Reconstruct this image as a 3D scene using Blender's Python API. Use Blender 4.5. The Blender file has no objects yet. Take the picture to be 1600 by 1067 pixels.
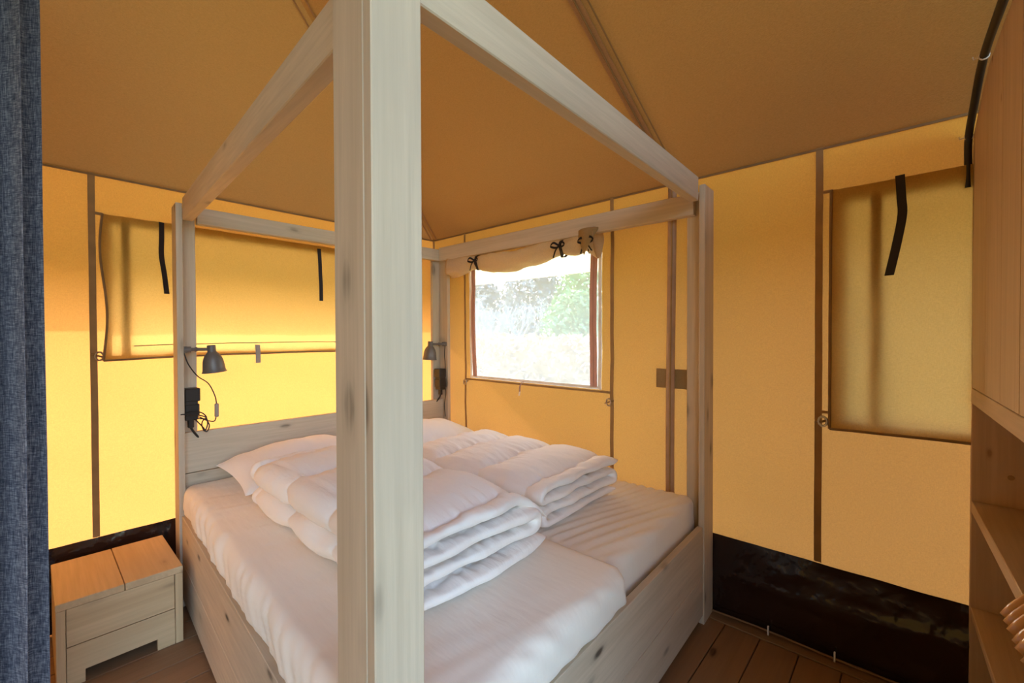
import bpy, bmesh, math, random
from mathutils import Vector, Matrix, noise
random.seed(7)
SC = bpy.context.scene
COL = SC.collection
R = math.radians
# ------------------------------------------------------------------ camera
def make_camera():
    yaw, pitch, roll = R(47.7345), R(-0.718), R(-0.185)
    f = Vector((math.sin(yaw)*math.cos(pitch), math.cos(yaw)*math.cos(pitch), math.sin(pitch)))
    r = Vector((math.cos(yaw), -math.sin(yaw), 0)); u = r.cross(f)
    r2 = r*math.cos(roll)+u*math.sin(roll); u2 = -r*math.sin(roll)+u*math.cos(roll)
    cd = bpy.data.cameras.new('camera'); cd.sensor_width = 36; cd.lens = 36*686.1/1600
    cd.clip_start = 0.02; cd.clip_end = 300
    c = bpy.data.objects.new('camera', cd); COL.objects.link(c)
    m = Matrix((r2, u2, -f)).transposed().to_4x4(); m.translation = Vector((-2.430, -3.142, 1.45))
    c.matrix_world = m; SC.camera = c
make_camera()
# ------------------------------------------------------------------ light
SUN_DIR = Vector((0.17, 1.0, 0.62)).normalized()
W = bpy.data.worlds.new('sky'); SC.world = W; W.use_nodes = True
wn = W.node_tree.nodes; wl = W.node_tree.links; wn.clear()
wo = wn.new('ShaderNodeOutputWorld'); wb = wn.new('ShaderNodeBackground'); ws = wn.new('ShaderNodeTexSky')
ws.sky_type = 'NISHITA'; ws.sun_disc = False; ws.sun_elevation = math.asin(SUN_DIR.z)
ws.sun_rotation = math.atan2(SUN_DIR.x, SUN_DIR.y); ws.air_density = 1.0; ws.dust_density = 3.0; ws.ozone_density = 1.0
wl.new(ws.outputs[0], wb.inputs[0]); wb.inputs[1].default_value = 0.46
wl.new(wb.outputs[0], wo.inputs[0])
sd = bpy.data.lights.new('sun', 'SUN'); sd.energy = 4.1; sd.angle = R(0.8); sd.color = (1.0, 0.87, 0.76)
so = bpy.data.objects.new('sun', sd); COL.objects.link(so)
so.rotation_euler = SUN_DIR.to_track_quat('Z', 'Y').to_euler(); so.location = (2, 12, 10)
SC.view_settings.view_transform = 'Standard'; SC.view_settings.look = 'None'
SC.view_settings.gamma = 1.0; SC.view_settings.use_curve_mapping = False
SC.view_settings.exposure = 1.78
SC.cycles.max_bounces = 12; SC.cycles.diffuse_bounces = 7; SC.cycles.transmission_bounces = 8
SC.cycles.transparent_max_bounces = 12; SC.cycles.sample_clamp_indirect = 8.0

# ------------------------------------------------------------------ materials
MATS = {}
class NT:
    def __init__(s, name):
        s.m = bpy.data.materials.new(name); s.m.use_nodes = True
        s.n = s.m.node_tree.nodes; s.l = s.m.node_tree.links; s.n.clear()
        s.out = s.n.new('ShaderNodeOutputMaterial')
        MATS[name] = s.m
    def N(s, t, **kw):
        n = s.n.new('ShaderNode'+t)
        for k, v in kw.items(): setattr(n, k, v)
        return n
    def L(s, a, b): s.l.new(a, b)
    def coord(s, scale=(1, 1, 1), rand=True):
        tc = s.N('TexCoord'); mp = s.N('Mapping'); mp.inputs['Scale'].default_value = scale
        if rand:
            oi = s.N('ObjectInfo'); vm = s.N('VectorMath', operation='SCALE'); vm.inputs[0].default_value = (1, 1, 1)
            mu = s.N('Math', operation='MULTIPLY'); mu.inputs[1].default_value = 37.0
            s.L(oi.outputs['Random'], mu.inputs[0]); s.L(mu.outputs[0], vm.inputs['Scale'])
            ad = s.N('VectorMath', operation='ADD'); s.L(tc.outputs['Object'], ad.inputs[0]); s.L(vm.outputs[0], ad.inputs[1])
            s.L(ad.outputs[0], mp.inputs['Vector'])
        else: s.L(tc.outputs['Object'], mp.inputs['Vector'])
        return mp.outputs[0]
    def noise(s, v, scale, detail=3, rough=0.5):
        n = s.N('TexNoise'); n.inputs['Scale'].default_value = scale; n.inputs['Detail'].default_value = detail
        n.inputs['Roughness'].default_value = rough; s.L(v, n.inputs['Vector']); return n.outputs['Fac']
    def ramp(s, f, stops):
        r = s.N('ValToRGB'); e = r.color_ramp.elements
        while len(e) < len(stops): e.new(0.5)
        for i, (p, c) in enumerate(stops):
            e[i].position = p; e[i].color = (*c, 1) if len(c) == 3 else c
        s.L(f, r.inputs[0]); return r.outputs[0]
    def mix(s, f, a, b, mode='MIX'):
        m = s.N('Mix', data_type='RGBA', blend_type=mode)
        for i, v in ((0, f), (6, a), (7, b)):
            if isinstance(v, (int, float)): m.inputs[i].default_value = v
            elif isinstance(v, tuple): m.inputs[i].default_value = (*v, 1)
            else: s.L(v, m.inputs[i])
        return m.outputs[2]
    def bump(s, h, strength=0.3, dist=0.01):
        b = s.N('Bump'); b.inputs['Strength'].default_value = strength; b.inputs['Distance'].default_value = dist
        s.L(h, b.inputs['Height']); return b.outputs[0]

def wood(name, base, axis, dark=(0.16, 0.11, 0.07), rough=0.7, blotch=0.5, knots=0.10):
    t = NT(name)
    sc = [1, 1, 1]; a = 'xyz'.index(axis)
    fine = [70, 70, 70]; fine[a] = 2.5
    g = t.noise(t.coord(tuple(fine)), 1.0, 4, 0.6)
    med = [14, 14, 14]; med[a] = 0.9
    g2 = t.noise(t.coord(tuple(med)), 1.0, 3, 0.55)
    v = t.coord((1, 1, 1))
    g3 = t.noise(v, 2.2, 2, 0.5)
    sawn = [3, 3, 3]; sawn[a] = 160
    lo = tuple(c*0.86 for c in base); hi = tuple(min(1, c*1.08) for c in base)
    c = t.ramp(g, [(0.25, lo), (0.72, hi)])
    c = t.mix(t.ramp(g2, [(0.45, (0, 0, 0)), (0.72, (blotch,)*3)]), c, tuple(x*y for x, y in zip(base, (0.76, 0.72, 0.66))))
    c = t.mix(t.ramp(g3, [(0.45, (0, 0, 0)), (0.75, (blotch*0.8,)*3)]), c, tuple(x*y for x, y in zip(base, (0.84, 0.86, 0.92))))
    ks = [7.5, 7.5, 7.5]; ks[a] = 3.0
    vo = t.N('TexVoronoi', feature='F1'); vo.inputs['Scale'].default_value = 1.0
    wv = t.noise(t.coord(tuple(x*0.4 for x in fine)), 1.0, 2)
    vv = t.N('VectorMath', operation='ADD'); sca = t.N('VectorMath', operation='SCALE'); sca.inputs['Scale'].default_value = 0.10
    nn = t.N('TexNoise'); nn.inputs['Scale'].default_value = 9.0; t.L(v, nn.inputs['Vector'])
    t.L(nn.outputs['Color'], sca.inputs[0])
    t.L(t.coord(tuple(ks)), vv.inputs[0]); t.L(sca.outputs[0], vv.inputs[1]); t.L(vv.outputs[0], vo.inputs['Vector'])
    k = t.ramp(vo.outputs['Distance'], [(knots*0.6, (1, 1, 1)), (knots*1.2, (0.2,)*3), (knots*2.0, (0, 0, 0))])
    k2 = t.mix(1.0, k, t.ramp(wv, [(0.35, (0.25,)*3), (0.6, (1, 1, 1))]), 'MULTIPLY')
    c = t.mix(k2, c, dark)
    b = t.N('BsdfPrincipled'); b.inputs['Roughness'].default_value = rough; b.inputs['Specular IOR Level'].default_value = 0.3
    t.L(c, b.inputs['Base Color']); t.L(t.bump(g, 0.25, 0.003), b.inputs['Normal'])
    t.L(b.outputs[0], t.out.inputs[0]); return t.m

for ax in 'xyz':
    wood('greywash_'+ax, (0.585, 0.48, 0.345), ax, (0.09, 0.075, 0.055), knots=0.15 if ax == 'z' else 0.10)
    wood('stand_'+ax, (0.60, 0.42, 0.23), ax, (0.17, 0.12, 0.07), blotch=0.6)
    wood('pine_'+ax, (0.55, 0.38, 0.23), ax, (0.22, 0.10, 0.04), rough=0.55, blotch=0.35, knots=0.05)
wood('floorwood', (0.30, 0.17, 0.085), 'x', (0.05, 0.02, 0.01), rough=0.45, blotch=0.7)
wood('bordwood', (0.26, 0.16, 0.08), 'y', (0.05, 0.02, 0.01), rough=0.5, blotch=0.6)

def canvas(name, dif, tra, wt, wavy=0.35):
    """woven tent cloth that lets light through: diffuse + translucent"""
    t = NT(name)
    v = t.coord((110, 110, 520), False); w1 = t.noise(v, 1.0, 3, 0.65)
    v2 = t.coord((420, 420, 90), False); w2 = t.noise(v2, 1.0, 2, 0.6)
    w = t.mix(0.4, w1, w2)
    big = t.noise(t.coord((1, 1, 1), False), 1.7, 3, 0.55)
    cd = t.mix(t.ramp(w, [(0.3, (0, 0, 0)), (0.7, (1, 1, 1))]), tuple(c*0.82 for c in dif), tuple(min(1, c*1.10) for c in dif))
    ct = t.mix(t.ramp(w, [(0.3, (0, 0, 0)), (0.7, (1, 1, 1))]), tuple(c*0.82 for c in tra), tuple(min(1, c*1.12) for c in tra))
    fold = t.noise(t.coord((5, 5, 1.6), False), 1.0, 3, 0.5)
    h = t.mix(wavy, w, fold); nb = t.bump(h, 0.35, 0.012)
    d = t.N('BsdfDiffuse'); t.L(cd, d.inputs[0]); t.L(nb, d.inputs['Normal'])
    tr = t.N('BsdfTranslucent'); t.L(ct, tr.inputs[0]); t.L(nb, tr.inputs['Normal'])
    mx = t.N('MixShader'); mx.inputs[0].default_value = wt
    t.L(d.outputs[0], mx.inputs[1]); t.L(tr.outputs[0], mx.inputs[2]); t.L(mx.outputs[0], t.out.inputs[0])
    return t.m
canvas('wall_canvas', (0.52, 0.315, 0.046), (0.67, 0.325, 0.100), 0.19)
canvas('flap_canvas', (0.38, 0.22, 0.045), (0.66, 0.41, 0.135), 0.28, 0.5)
canvas('roof_canvas', (0.46, 0.275, 0.10), (0.35, 0.17, 0.05), 0.02, 0.2)
canvas('zip_cloth', (0.50, 0.33, 0.27), (0.70, 0.42, 0.34), 0.4)
canvas('patch_canvas', (0.38, 0.26, 0.12), (0.5, 0.35, 0.18), 0.15)
canvas('cream_canvas', (0.74, 0.56, 0.36), (0.9, 0.75, 0.5), 0.30)
canvas('valance_cream', (0.70, 0.62, 0.48), (0.8, 0.7, 0.5), 0.3)

def plain(name, col, rough=0.6, metal=0.0, spec=0.4, bumpsc=None, bs=0.2, bd=0.005, coat=0.0):
    t = NT(name); b = t.N('BsdfPrincipled'); v = t.coord()
    n = t.noise(v, 14.0, 3)
    c = t.mix(t.ramp(n, [(0.3, (0, 0, 0)), (0.7, (1, 1, 1))]), tuple(x*0.88 for x in col), tuple(min(1, x*1.08) for x in col))
    t.L(c, b.inputs['Base Color']); b.inputs['Roughness'].default_value = rough; b.inputs['Metallic'].default_value = metal
    b.inputs['Specular IOR Level'].default_value = spec; b.inputs['Coat Weight'].default_value = coat
    if bumpsc: t.L(t.bump(t.noise(v, bumpsc, 3), bs, bd), b.inputs['Normal'])
    t.L(b.outputs[0], t.out.inputs[0]); return t.m
plain('webbing', (0.34, 0.20, 0.075), 0.8)
plain('edge_tape', (0.24, 0.145, 0.06), 0.8)
plain('zip_tape', (0.44, 0.28, 0.22), 0.7)
plain('black_strap', (0.018, 0.012, 0.012), 0.7)
plain('white_strip', (0.85, 0.83, 0.78), 0.6)
plain('vinyl', (0.022, 0.010, 0.008), 0.17, spec=0.5, bumpsc=7.0, bs=0.6, bd=0.03)
plain('lamp_grey', (0.16, 0.14, 0.125), 0.45, metal=0.3)
plain('black_plastic', (0.02, 0.016, 0.014), 0.4)
plain('pipe_brown', (0.42, 0.27, 0.17), 0.5)
plain('metal', (0.45, 0.42, 0.38), 0.35, metal=0.9)
plain('white_plastic', (0.8, 0.78, 0.74), 0.4)
plain('grey_plastic', (0.35, 0.28, 0.22), 0.5)
plain('hanger_wood', (0.50, 0.25, 0.075), 0.22, spec=0.6, coat=0.5)
plain('grass', (0.22, 0.24, 0.09), 0.9, bumpsc=8, bs=0.8)
plain('hedge_leaf', (0.42, 0.345, 0.25), 0.9)
plain('bark', (0.25, 0.2, 0.16), 0.9)
plain('bush_leaf', (0.20, 0.36, 0.18), 0.8)
plain('grey_twig', (0.30, 0.33, 0.36), 0.9)

def fabric(name, col, sheen=0.0, fine=260, bs=0.12, sc=9.0, tr=0.0):
    t = NT(name); v = t.coord((1, 1, 1), False)
    w = t.noise(v, fine, 2); m = t.noise(v, sc, 4, 0.55); m2 = t.noise(t.coord((30, 7, 12), False), 1.0, 3)
    h = t.mix(0.5, m, m2)
    nb = t.bump(h, bs*3, 0.012)
    b = t.N('BsdfPrincipled'); b.inputs['Base Color'].default_value = (*col, 1); b.inputs['Roughness'].default_value = 0.85
    b.inputs['Specular IOR Level'].default_value = 0.15; b.inputs['Sheen Weight'].default_value = sheen
    t.L(nb, b.inputs['Normal']); t.L(b.outputs[0], t.out.inputs[0]); return t.m
fabric('duvet_white', (0.92, 0.87, 0.81), 0.1, bs=0.34)
fabric('sheet_white', (0.90, 0.84, 0.73), 0.1, bs=0.10, sc=5)
fabric('pillow_white', (0.90, 0.86, 0.82), 0.1, bs=0.12, sc=6)

def linen():
    t = NT('linen_curtain')
    a = t.noise(t.coord((260, 260, 30), False), 1.0, 3, 0.7); b_ = t.noise(t.coord((40, 40, 330), False), 1.0, 3, 0.7)
    w = t.mix(0.5, a, b_)
    c = t.ramp(w, [(0.36, (0.035, 0.036, 0.052)), (0.50, (0.115, 0.112, 0.135)), (0.64, (0.30, 0.28, 0.29))])
    b = t.N('BsdfPrincipled'); b.inputs['Roughness'].default_value = 0.95; b.inputs['Specular IOR Level'].default_value = 0.1
    t.L(c, b.inputs['Base Color']); t.L(t.bump(w, 0.5, 0.003), b.inputs['Normal']); t.L(b.outputs[0], t.out.inputs[0])
linen()
def mesh_net():
    """insect mesh with a clear film behind: mostly see-through, faint white veil"""
    t = NT('window_net')
    tp = t.N('BsdfTransparent'); tp.inputs[0].default_value = (0.97, 0.98, 1, 1)
    tl = t.N('BsdfTranslucent'); tl.inputs[0].default_value = (0.92, 0.93, 0.95, 1)
    df = t.N('BsdfDiffuse'); df.inputs[0].default_value = (0.6, 0.6, 0.6, 1)
    m1 = t.N('MixShader'); m1.inputs[0].default_value = 0.35; t.L(tl.outputs[0], m1.inputs[1]); t.L(df.outputs[0], m1.inputs[2])
    m2 = t.N('MixShader'); m2.inputs[0].default_value = 0.36; t.L(tp.outputs[0], m2.inputs[1]); t.L(m1.outputs[0], m2.inputs[2])
    t.L(m2.outputs[0], t.out.inputs[0])
mesh_net()

# ------------------------------------------------------------------ helpers
def link(name, me, mat, parent=None, loc=(0, 0, 0), smooth=False):
    o = bpy.data.objects.new(name, me); COL.objects.link(o); o.location = loc
    if mat: me.materials.append(MATS[mat])
    if smooth: me.polygons.foreach_set('use_smooth', [True]*len(me.polygons))
    if parent: o.parent = parent
    return o
def mk(name, vf, mat, parent=None, smooth=False, kind=None):
    """vf in world coordinates; local coordinates follow the parents' offset"""
    off = Vector((0, 0, 0)); p = parent
    while p: off += p.location; p = p.parent
    vs, fs = vf
    me = bpy.data.meshes.new(name)
    me.from_pydata([tuple(Vector(v)-off) for v in vs], [], fs); me.update()
    o = link(name, me, mat, parent, smooth=smooth)
    if kind: o['kind'] = kind
    return o
def thing(name, label, cat, loc, group=None):
    o = bpy.data.objects.new(name, None); COL.objects.link(o); o.location = loc; o.empty_display_size = 0.1
    o['label'] = label; o['category'] = cat
    if group: o['group'] = group
    return o
def tag(o, label, cat, group=None):
    o['label'] = label; o['category'] = cat
    if group: o['group'] = group
    return o
def structure(name, vf=None, mat=None, smooth=False, loc=(0, 0, 0)):
    if vf is None:
        o = bpy.data.objects.new(name, None); COL.objects.link(o); o.location = loc
    else: o = mk(name, vf, mat, smooth=smooth)
    o['kind'] = 'structure'; return o
def bm_out(bm):
    bm.verts.index_update()
    r = ([v.co.copy() for v in bm.verts], [[v.index for v in f.verts] for f in bm.faces]); bm.free(); return r
def join(*vfs):
    V = []; F = []
    for v, f in vfs:
        n = len(V); V += list(v); F += [[i+n for i in q] for q in f]
    return V, F
def box(x0, x1, y0, y1, z0, z1, bev=0.003, fn=None, seg=1):
    bm = bmesh.new(); bmesh.ops.create_cube(bm, size=1.0)
    for v in bm.verts:
        v.co = Vector(((x0+x1)/2+v.co.x*(x1-x0), (y0+y1)/2+v.co.y*(y1-y0), (z0+z1)/2+v.co.z*(z1-z0)))
    if bev: bmesh.ops.bevel(bm, geom=list(bm.edges), offset=bev, segments=seg, affect='EDGES')
    V, F = bm_out(bm)
    if fn: V = [fn(*v) for v in V]
    return V, F
def tube(pts, rad, n=8, caps=True, flat=1.0):
    pts = [Vector(p) for p in pts]; V = []; F = []
    if not isinstance(rad, (list, tuple)): rad = [rad]*len(pts)
    up = None
    for i, p in enumerate(pts):
        t = (pts[min(i+1, len(pts)-1)]-pts[max(i-1, 0)]).normalized()
        if up is None:
            up = Vector((0, 0, 1)) if abs(t.z) < 0.9 else Vector((1, 0, 0))
        s = t.cross(up).normalized(); up = s.cross(t).normalized()
        for k in range(n):
            a = 2*math.pi*k/n
            V.append(p+(s*math.cos(a)+up*math.sin(a)*flat)*rad[i])
    for i in range(len(pts)-1):
        for k in range(n):
            F.append([i*n+k, i*n+(k+1) % n, (i+1)*n+(k+1) % n, (i+1)*n+k])
    if caps: F.append(list(range(n))[::-1]); F.append([(len(pts)-1)*n+k for k in range(n)])
    return V, F
def spline(pts, n=8):
    pts = [Vector(p) for p in pts]; out = []
    P = [pts[0]*2-pts[1]]+pts+[pts[-1]*2-pts[-2]]
    for i in range(1, len(P)-2):
        for k in range(n):
            t = k/n; a, b, c, d = P[i-1:i+3]
            out.append(0.5*((2*b)+(c-a)*t+(2*a-5*b+4*c-d)*t*t+(-a+3*b-3*c+d)*t**3))
    out.append(pts[-1]); return out
def lathe(prof, centre, axis=(0, 0, 1), n=28):
    """prof: list of (radius, distance along axis)"""
    ax = Vector(axis).normalized(); c = Vector(centre)
    s = ax.cross(Vector((0.3, 0.9, 0.1))).normalized(); u = ax.cross(s)
    V = []; F = []
    for r, h in prof:
        for k in range(n):
            a = 2*math.pi*k/n; V.append(c+ax*h+(s*math.cos(a)+u*math.sin(a))*r)
    for i in range(len(prof)-1):
        for k in range(n): F.append([i*n+k, i*n+(k+1) % n, (i+1)*n+(k+1) % n, (i+1)*n+k])
    return V, F
def ribbon(pts, width, wdir, thick=0.002):
    """flat strap through pts; width along wdir"""
    pts = [Vector(p) for p in pts]; w = Vector(wdir).normalized()*width/2; V = []; F = []
    for i, p in enumerate(pts):
        t = (pts[min(i+1, len(pts)-1)]-pts[max(i-1, 0)]).normalized(); nn = t.cross(w).normalized()*thick/2
        V += [p-w-nn, p+w-nn, p+w+nn, p-w+nn]
    for i in range(len(pts)-1):
        for k in range(4): F.append([i*4+k, i*4+(k+1) % 4, i*4+4+(k+1) % 4, i*4+4+k])
    F += [[3, 2, 1, 0], [len(V)-4, len(V)-3, len(V)-2, len(V)-1]]
    return V, F
def steps(a, b, d, cuts=()):
    xs = sorted({a, b, *[c for c in cuts if min(a, b) < c < max(a, b)]})
    out = []
    for p, q in zip(xs[:-1], xs[1:]):
        n = max(1, round((q-p)/d)); out += [p+(q-p)*i/n for i in range(n)]
    return out+[xs[-1]]
def sheet(us, vs, fn, hole=()):
    """grid sheet; hole: list of (u0,u1,v0,v1) left open"""
    V = [fn(u, v) for u in us for v in vs]; F = []; m = len(vs)
    for i in range(len(us)-1):
        for j in range(m-1):
            uc = (us[i]+us[i+1])/2; vc = (vs[j]+vs[j+1])/2
            if any(a < uc < b and c < vc < d for a, b, c, d in hole): continue
            F.append([i*m+j, (i+1)*m+j, (i+1)*m+j+1, i*m+j+1])
    return V, F
def nz(x, y, z=0.0): return noise.noise(Vector((x, y, z)))

# ------------------------------------------------------------------ the tent shell
HW = 2.30
XL, YF = -6.0, -4.7
ZB = 0.41
def wob_b(x, z):   # sag of the back wall (depth along -Y is inwards)
    e = min(1, max(0, (HW-z)/0.3))*min(1, max(0, -x/0.3))
    return -(0.012*nz(x*1.6, z*1.2, 3.1)+0.009*nz(x*3+z*3, z*4, 8.2))*e
def wob_r(y, z):
    e = min(1, max(0, (HW-z)/0.3))*min(1, max(0, -y/0.3))
    return -(0.012*nz(y*1.6, z*1.2, 13.7)+0.010*nz(y*3-z*3, z*4, 5.2))*e
PB = lambda x, z, d=0.0: Vector((x, wob_b(x, z)-d, z))
PR = lambda y, z, d=0.0: Vector((wob_r(y, z)-d, y, z))
HB = (-2.13, -0.40, 1.38, 2.05)          # opening behind the closed flap, back wall
HR = (-1.70, -0.475, 1.11, 2.05)         # open window, right wall
HR2 = (-4.3, -2.93, 1.08, 2.03)          # closed window at the right
wb_ = structure('wall_back', sheet(steps(XL, 0, 0.05, HB[:2]), steps(-0.06, HW, 0.05, HB[2:]+(0.0,)), PB, [HB]), 'wall_canvas', True)
wr_ = structure('wall_right', sheet(steps(YF, 0, 0.05, HR[:2]+HR2[:2]), steps(-0.06, HW, 0.05, HR[2:]+HR2[2:]), PR, [HR, HR2]), 'wall_canvas', True)
wl_ = structure('wall_left', sheet(steps(YF, 0, 0.3), steps(0, HW, 0.3), lambda y, z: Vector((XL, y, z))), 'wall_canvas', True)
# roof: right slope 0.5, back slope 0.8, hip lines where they meet
def roof_z(x, y):
    return min(HW+0.5*(-x), HW+0.8*(-y), HW+0.5*(x-XL))
def sag(x, y):
    d = abs(HW+0.5*(-x)-(HW+0.8*(-y)))
    e = min(1, d/0.4)*min(1, max(0, min(-x, -y)/0.5))
    return -0.025*e*(0.5+0.5*nz(x*0.9, y*0.9, 4))
def tri_roof():
    bm = bmesh.new()
    xs = steps(XL-0.4, 0.45, 0.1, (0, -3, XL)); ys = steps(YF, 0.577, 0.0625, (0,))
    # columns follow the hip line so that the crease is crisp: map grid to each slope separately
    V = []; F = []
    def patch(fn, nu, nv):
        n = len(V)
        for i in range(nu+1):
            for j in range(nv+1): V.append(fn(i/nu, j/nv))
        for i in range(nu):
            for j in range(nv): F.append([n+i*(nv+1)+j, n+(i+1)*(nv+1)+j, n+(i+1)*(nv+1)+j+1, n+i*(nv+1)+j+1])
    def P(x, y): return Vector((x, y, roof_z(x, y)+sag(x, y)))
    patch(lambda a, b: P(-3*a, (1-b)*(-1.875*a)+b*YF), 30, 40)          # right slope
    patch(lambda a, b: P(XL+3*a, (1-b)*(-1.875*a)+b*YF), 15, 20)        # left slope
    patch(lambda a, b: P((1-b)*(-3*a)+b*(XL+3*a), -1.875*a), 30, 40)    # back slope
    return V, F
structure('ceiling', tri_roof(), 'roof_canvas', True)
# eaves of the outer roof
def eave(pts): return [Vector(p) for p in pts], [[0, 1, 2, 3]]
ev = structure('trim_1', join(
    eave([(0, 0, HW+.01), (0.40, 0.577, 1.84), (-6.92, 0.577, 1.84), (-6, 0, HW+.01)]),
    ([Vector(p) for p in ((0, 0, HW+.01), (0.65, 0.35, 1.97), (0.40, 0.577, 1.84))], [[0, 1, 2]]),
    eave([(0, 0, HW+.01), (0.65, 0.35, 1.97), (0.65, YF, 1.97), (0, YF, HW+.01)])), 'valance_cream')
# seams of the walls
def vseam(wall, P, a, z0, z1, w=0.028, mat='webbing', name='seam'):
    lean = 0.0
    pts = [P(a, z, 0.008) for z in steps(z0, z1, 0.1)]
    wd = (1, 0, 0) if P is PB else (0, 1, 0)
    return mk(name, ribbon(pts, w, wd, 0.004), mat, wall)
def hseam(wall, P, a0, a1, z, w=0.02, mat='webbing', name='seam', dz=0.0):
    pts = [P(a, z+dz*(a-a0)/(a1-a0), 0.008) for a in steps(a0, a1, 0.1)]
    return mk(name, ribbon(pts, w, (0, 0, 1), 0.004), mat, wall)
for x in (-2.205, -4.2): vseam(wb_, PB, x, ZB, HW)
hseam(wb_, PB, XL, 0, HW-0.008, 0.010, 'edge_tape')
vseam(wr_, PR, -2.83, ZB, HW)
vseam(wr_, PR, -1.775, ZB, HW-0.0, 0.022)
vseam(wr_, PR, -0.42, ZB, HW, 0.016)
hseam(wr_, PR, YF, 0, HW-0.008, 0.010, 'edge_tape')
hseam(wr_, PR, -1.775, -0.42, 1.098, 0.014)
hseam(wb_, PB, -2.205, -2.16, 2.095, 0.014); hseam(wr_, PR, -2.88, -2.83, 2.095, 0.014); hseam(wr_, PR, -2.88, -2.83, 1.10, 0.012)
mk('corner_seam', tube([(-0.008, -0.008, 0.3), (-0.008, -0.008, HW)], 0.008, 6), 'webbing', wr_)
mk('patch', box(-0.020, -0.010, -2.245, -2.065, 1.155, 1.262, 0.001), 'patch_canvas', wr_)
# roof seams: hip rope lines and the rafter seam
def roofline(pts, w, off=0.012, mat='edge_tape', name='roof_seam'):
    a, b = Vector(pts[0]), Vector(pts[1]); P = []
    for i in range(25):
        q = a.lerp(b, i/24); P.append(Vector((q.x, q.y, roof_z(q.x, q.y)+sag(q.x, q.y)-off)))
    d = (b-a).normalized(); side = Vector((-d.y, d.x, 0))
    return mk(name, ribbon(P, w, side, 0.004), mat, bpy.data.objects['ceiling'])
canvas('roof_tape', (0.42, 0.25, 0.14), (0.4, 0.2, 0.08), 0.08)
roofline([(-0.02, -2.155, 0), (-2.95, -2.155, 0)], 0.045, 0.010, 'roof_tape')
roofline([(-0.02, -2.205, 0), (-2.95, -2.205, 0)], 0.006, 0.013, 'edge_tape')
roofline([(-0.02, -2.155, 0), (-2.95, -2.155, 0)], 0.004, 0.016, 'edge_tape')
for s in (-0.03, 0.03):
    a, b = Vector((-0.02+s*0.5, -0.02-s, 0)), Vector((-2.95+s*0.5, -1.85-s, 0))
    a.x = min(a.x, -0.01); a.y = min(a.y, -0.01)
    roofline([a, b], 0.007, 0.010, 'roof_tape')
# dark vinyl skirt along the foot of the walls
def skirtB(x, z):
    e = (1-z/ZB); return Vector((x, -0.014-0.02*(0.5+0.5*nz(x*3, z*4, 1))*math.sin(math.pi*z/ZB)-0.008*abs(nz(x*7, z*13, 3)), z))
def skirtR(y, z):
    return Vector((-0.014-0.022*(0.5+0.5*nz(y*3, z*4, 6))*math.sin(math.pi*z/ZB)-0.012*abs(nz(y*6+z*9, z*11, 9))-0.010*math.exp(-((z-0.24-0.03*math.sin(y*3))/0.012)**2), y, z))
bb = structure('baseboard_back', sheet(steps(XL, -0.03, 0.03), steps(-0.015, ZB, 0.025), skirtB), 'vinyl', True)
br = structure('baseboard_right', sheet(steps(YF, -0.03, 0.03), steps(-0.012, ZB, 0.025), skirtR), 'vinyl', True)
mk('cord', tube([(-0.045, y, 0.018+0.004*math.sin(y*9)) for y in steps(-4.2, -2.30, 0.1)], 0.004, 6), 'bordwood', br)
for y in (-2.64, -2.90):
    mk('clip', box(-0.052, -0.040, y-0.003, y+0.003, 0.002, 0.045, 0.0), 'white_plastic', br)
# floor: planks along X, a border board along the right wall
fl = structure('floor', box(XL, 0.02, YF, 0.02, -0.06, -0.021, 0), 'floorwood')
PW = 0.157; base_me = None; y = -2.46+PW*15
while y > YF+PW:
    y1 = min(y, -0.001); y0 = y-PW
    if y0 < 0:
        if base_me is None or y1-y0 < PW-1e-4:
            vf = box(-5.95, -0.098, -(y1-y0)+0.002, -0.002, -0.02, 0.0, 0.0025)
            me = bpy.data.meshes.new('plank'); me.from_pydata([tuple(v) for v in vf[0]], [], vf[1]); me.materials.append(MATS['floorwood'])
            if y1-y0 >= PW-1e-4: base_me = me
        else: me = base_me
        o = bpy.data.objects.new('plank', me); COL.objects.link(o); o.parent = fl; o.location = (0, y1, 0)
    y -= PW
mk('border_board', box(-0.094, -0.012, YF, -0.002, -0.02, 0.004, 0.002), 'bordwood', fl)

# ------------------------------------------------------------------ windows
# window_1: closed flap on the back wall
w1 = structure('window_1', loc=(-1.25, 0, 1.7))
def net(P, a0, a1, z0, z1, d=-0.004, n=12):
    return sheet([a0+(a1-a0)*i/n for i in range(n+1)], [z0+(z1-z0)*i/n for i in range(n+1)], lambda a, z: P(a, z, d))
mk('insect_mesh', net(PB, *HB), 'window_net', w1)
mk('zip', ribbon([PB(-2.075, z, 0.012) for z in steps(1.36, 2.06, 0.1)], 0.036, (1, 0, 0), 0.004), 'zip_tape', w1)
def flapB(x, z):
    t = (2.095-z)/0.76
    x2 = x+0.012*math.sin(z*9)*(1 if x < -2.1 else 0)
    d = 0.018+0.03*t*(0.6+0.5*nz(x*2.2, z*0.8, 2))+0.006*nz(x*9+z*3, z*3, 7)+0.004*math.sin(x*42+nz(x*3, z*4)*4)*max(0, 1-t*3)
    zz = z-(0.010*math.sin(x*2.1+1.0)+0.006*nz(x*4, 1, 1))*t
    return Vector((x2, wob_b(x2, z)-d, zz))
mk('flap', sheet(steps(-2.165, -0.30, 0.02), steps(1.335, 2.095, 0.02), flapB), 'flap_canvas', w1, True)
mk('flap_hem', tube([flapB(x, 1.335)+Vector((0, -0.002, 0)) for x in steps(-2.165, -0.30, 0.04)], 0.006, 6), 'edge_tape', w1)
mk('flap_hem', tube([flapB(-2.165, z)+Vector((0, -0.002, 0)) for z in steps(1.335, 2.095, 0.04)], 0.006, 6), 'edge_tape', w1)
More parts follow.
